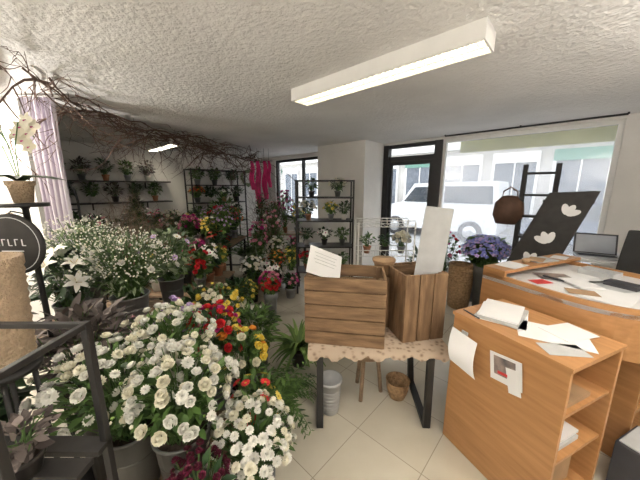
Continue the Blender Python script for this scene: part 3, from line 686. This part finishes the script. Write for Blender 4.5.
# ---------------------------------------------------------------- reception desk
DR=math.atan2(-.92,.39)
mb=MB(); A=(.837,1.56,0); w_,d_,h_=.59,.46,.90; t=.022
mb.bb((0,0,0),(w_,t,h_-t),'desk_wood'); mb.bb((0,d_-t,0),(w_,d_,h_-t),'desk_wood'); mb.bb((0,t,0),(t,d_-t,h_-t),'desk_wood')
mb.bb((-.008,-.008,h_-t),(w_+.008,d_,h_),'desk_wood'); mb.bb((t,t,.05),(w_-.01,d_-t,.07),'desk_wood')
for z in(.36,.62): mb.bb((t,t,z),(w_-.01,d_-t,z+.018),'desk_wood')
mb.build('reception_cabinet',A,DR,.002)
mb=MB(); mb.bb((.2,.05,.379),(.55,.30,.40),'paper_grey'); mb.bb((.25,.08,.401),(.54,.32,.415),'paper'); mb.bb((.3,.05,.639),(.56,.3,.66),'kraft'); mb.bb((.3,.1,.071),(.52,.36,.25),'kraft')
mb.build('stored_folders',A,DR)
E=(1.24,1.97,0)
arc=[(.5+.45*math.sin(k*math.pi/24),.45-.45*math.cos(k*math.pi/24)) for k in range(13)]
path=[(0,0)]+arc+[(.95,.95)]
mb=MB()
mb.poly([(x,y) for x,y in path]+[(0,.95)],.975,1.0,'worktop_white')
def strip(b,pts,z0,z1,t,mt):
    for (x0,y0),(x1,y1) in zip(pts,pts[1:]):
        d=Vector((x1-x0,y1-y0,0)).normalized(); nn=Vector((-d.y,d.x,0))*t
        q=[(x0,y0),(x1,y1),(x1+nn.x,y1+nn.y),(x0+nn.x,y0+nn.y)]; b.poly(q,z0,z1,mt)
strip(mb,path,.74,1.03,.022,'desk_wood')
mb.bb((0,0,0),(.5,.022,.74),'desk_wood'); mb.bb((0,0,1.05),(.16,.97,1.072),'desk_wood'); mb.bb((0,.95,0),(.95,.972,1.03),'desk_wood')
mb.bb((0,0,1.0),(.022,.95,1.05),'desk_wood'); mb.bb((0,0,1.0),(.16,.022,1.05),'desk_wood')
mb.bb((0,.022,0),(.022,.95,1.05),'desk_wood')
mb.bb((.15,.30,0),(.8,.32,.975),'desk_wood')
for z in(.05,.35,.62): mb.bb((.1,.32,z),(.8,.95,z+.02),'desk_wood')
mb.build('reception_desk',E,DR)
mb=MB(); rr=random.Random(9)
for z in(.37,.64):
    y=.36
    while y<.9:
        w=rr.uniform(.03,.06); mb.bb((.5,y,z),(.74,y+w-.004,z+rr.uniform(.2,.26)),rr.choice(['ink','paper_grey','red_print','black_wood','kraft','ink'])); y+=w
mb.build('ring_binders',E,DR)
mb=MB(); mb.bb((.82,.05,0),(1.0,.30,.30),'ink'); mb.bb((.83,.06,.30),(.99,.29,.31),'paper_grey'); mb.build('storage_box',E,DR,.004)
def sheet(b,x,y,z,w,h,a,mt='paper',t=.002):
    b.box((x,y,z+t/2),(w,h,t),mt,Matrix.Rotation(rad(a),3,'Z'))
mb=MB()
sheet(mb,.15,.22,h_+.001,.24,.30,28); sheet(mb,.15,.21,h_+.004,.21,.29,20,'paper_grey',.012); sheet(mb,.14,.22,h_+.017,.20,.28,25,'paper',.01)
sheet(mb,.40,.23,h_+.001,.30,.21,35); sheet(mb,.50,.12,h_+.001,.18,.1,60,'paper_grey'); sheet(mb,.42,.33,h_+.004,.21,.15,80)
mb.tube([(.02,.05,h_+.008),(.14,.03,h_+.008)],.004,'ink',6)
mb.build('notebooks_and_papers',A,DR)
mb=MB()
sheet(mb,.08,.2,1.073,.14,.2,5); sheet(mb,.08,.55,1.073,.13,.22,-8,'paper_grey',.01); sheet(mb,.09,.8,1.073,.1,.14,15); sheet(mb,.08,.5,1.084,.1,.15,20,'kraft',.004)
mb.tube([(.09,.33,1.094),(.09,.38,1.094)],.02,'kraft',12)
mb.build('papers_on_counter',E,DR)
mb=MB()
sheet(mb,.35,.22,1.001,.3,.21,20); sheet(mb,.5,.5,1.001,.3,.21,70,'paper_grey'); sheet(mb,.3,.6,1.001,.3,.21,-15); sheet(mb,.6,.3,1.004,.21,.3,10)
sheet(mb,.5,.22,1.007,.15,.1,40,'kraft'); sheet(mb,.25,.42,1.007,.21,.15,55,'photo_print'); sheet(mb,.42,.38,1.01,.2,.14,-30,'paper',.012); sheet(mb,.28,.2,1.007,.12,.08,75,'red_print')
mb.box((.55,.6,1.017),(.16,.1,.028),'ink'); mb.box((.36,.78,1.022),(.2,.14,.04),'paper_grey')
mb.box((.3,.35,1.012),(.16,.02,.01),'ink')
mb.build('papers_on_desk',E,DR)
mb=MB(); vs=[];n=8
for j in range(n+1):
    s_=j/n
    for i in range(2):
        x=.005+.17*i+.06*s_; vs.append((x,-.012-.05*math.sin(s_*2.2)*1.0-.03*s_,.80-.17*s_-.02*i))
mb.add(vs,[(2*j,2*j+1,2*j+3,2*j+2) for j in range(n)],'paper',True)
mb.box((.09,-.010,.80),(.04,.006,.02),'paper_grey'); mb.build('taped_flyer',A,DR)
mb=MB(); R=Matrix.Rotation(rad(-8),3,'Y')
mb.box((.34,-.011,.72),(.16,.003,.15),'paper',R); mb.box((.335,-.0135,.73),(.11,.002,.10),'photo_print',R); mb.box((.385,-.0135,.685),(.06,.003,.13),'paper',Matrix.Rotation(rad(-14),3,'Y')); mb.box((.33,-.015,.695),(.05,.002,.015),'red_print',R)
mb.build('taped_photo_card',A,DR)
p=W(.52,4.02); mb=MB()
mb.box((0,0,.93),(.92,.6,.03),'worktop_white')
for sx in(-1,1):
    for sy in(-1,1): mb.box((sx*.42,sy*.26,.4575),(.04,.04,.915),'white_trim')
mb.build('white_side_table',p,RA,.003)
p=W(.24,3.92,.946); mb=MB()
mb.box((0,0,.008),(.34,.23,.014),'silver'); mb.box((0,.01,.0155),(.29,.11,.002),'ink')
Rr=Matrix.Rotation(rad(-18),3,'X'); mb.box((0,.15,.115),(.34,.008,.22),'ink',Rr); mb.box((0,.1445,.115),(.31,.002,.19),'screen',Rr)
mb.build('laptop',p,RA+rad(10),.002)
p=W(.62,3.9,.946); mb=MB(); mb.box((0,0,.03),(.2,.15,.06),'ink'); mb.box((.0,0,.065),(.15,.11,.01),'paper'); mb.box((0,-.05,.07),(.06,.02,.02),'ink'); mb.build('card_terminal',p,RA,.004)
mb=MB()
for i in range(5):
    a=i*1.2566; mb.bar((0,0,.09),(.26*math.cos(a),.26*math.sin(a),.06),.04,.025,'black_metal'); mb.lathe([(.001,-.015),(.025,-.015),(.025,.015),(.001,.015)],(.26*math.cos(a),.26*math.sin(a),.026),'rubber',12,Matrix.Rotation(rad(90),3,'X'),cap=False)
mb.tube([(0,0,.08),(0,0,.46)],.025,'black_metal',10); mb.box((0,0,.49),(.46,.44,.07),'rubber'); mb.bar((0,.2,.47),(0,.27,.85),.05,.02,'black_metal')
vs=[];
for off in(.26,.30):
    for j in range(7):
        for i in range(9):
            t=i/8-.5; vs.append((t*.44*(1-.15*(j/6)**2),off-.18*t*t*1.2+.02*j/6,.68+.6*j/6))
N=63; fs=[(j*9+i,j*9+i+1,j*9+10+i,j*9+9+i) for j in range(6) for i in range(8)]+[(N+j*9+i,N+j*9+9+i,N+j*9+10+i,N+j*9+i+1) for j in range(6) for i in range(8)]
fs+=[(j*9,j*9+9,N+j*9+9,N+j*9) for j in range(6)]+[(j*9+8,N+j*9+8,N+j*9+17,j*9+17) for j in range(6)]+[(54+i,55+i,N+55+i,N+54+i) for i in range(8)]+[(i,N+i,N+i+1,i+1) for i in range(8)]
mb.add(vs,fs,'rubber',True); mb.build('office_chair',(2.62,2.08,0),rad(-60),.01)

# ---------------------------------------------------------------- light, world, camera
w=bpy.data.worlds.new('World'); bpy.context.scene.world=w; w.use_nodes=True
bg=w.node_tree.nodes['Background']; bg.inputs['Color'].default_value=(.92,.96,1,1); bg.inputs['Strength'].default_value=2.0
cam=bpy.data.cameras.new('camera'); cam.lens=15.19; cam.sensor_width=36; cam.clip_start=.05
co=bpy.data.objects.new('camera',cam); co.location=(0,0,1.65); co.rotation_euler=(rad(79),0,0)
bpy.context.scene.collection.objects.link(co); bpy.context.scene.camera=co
vs_=bpy.context.scene.view_settings
vs_.view_transform='Standard'; vs_.look='None'; vs_.exposure=.72
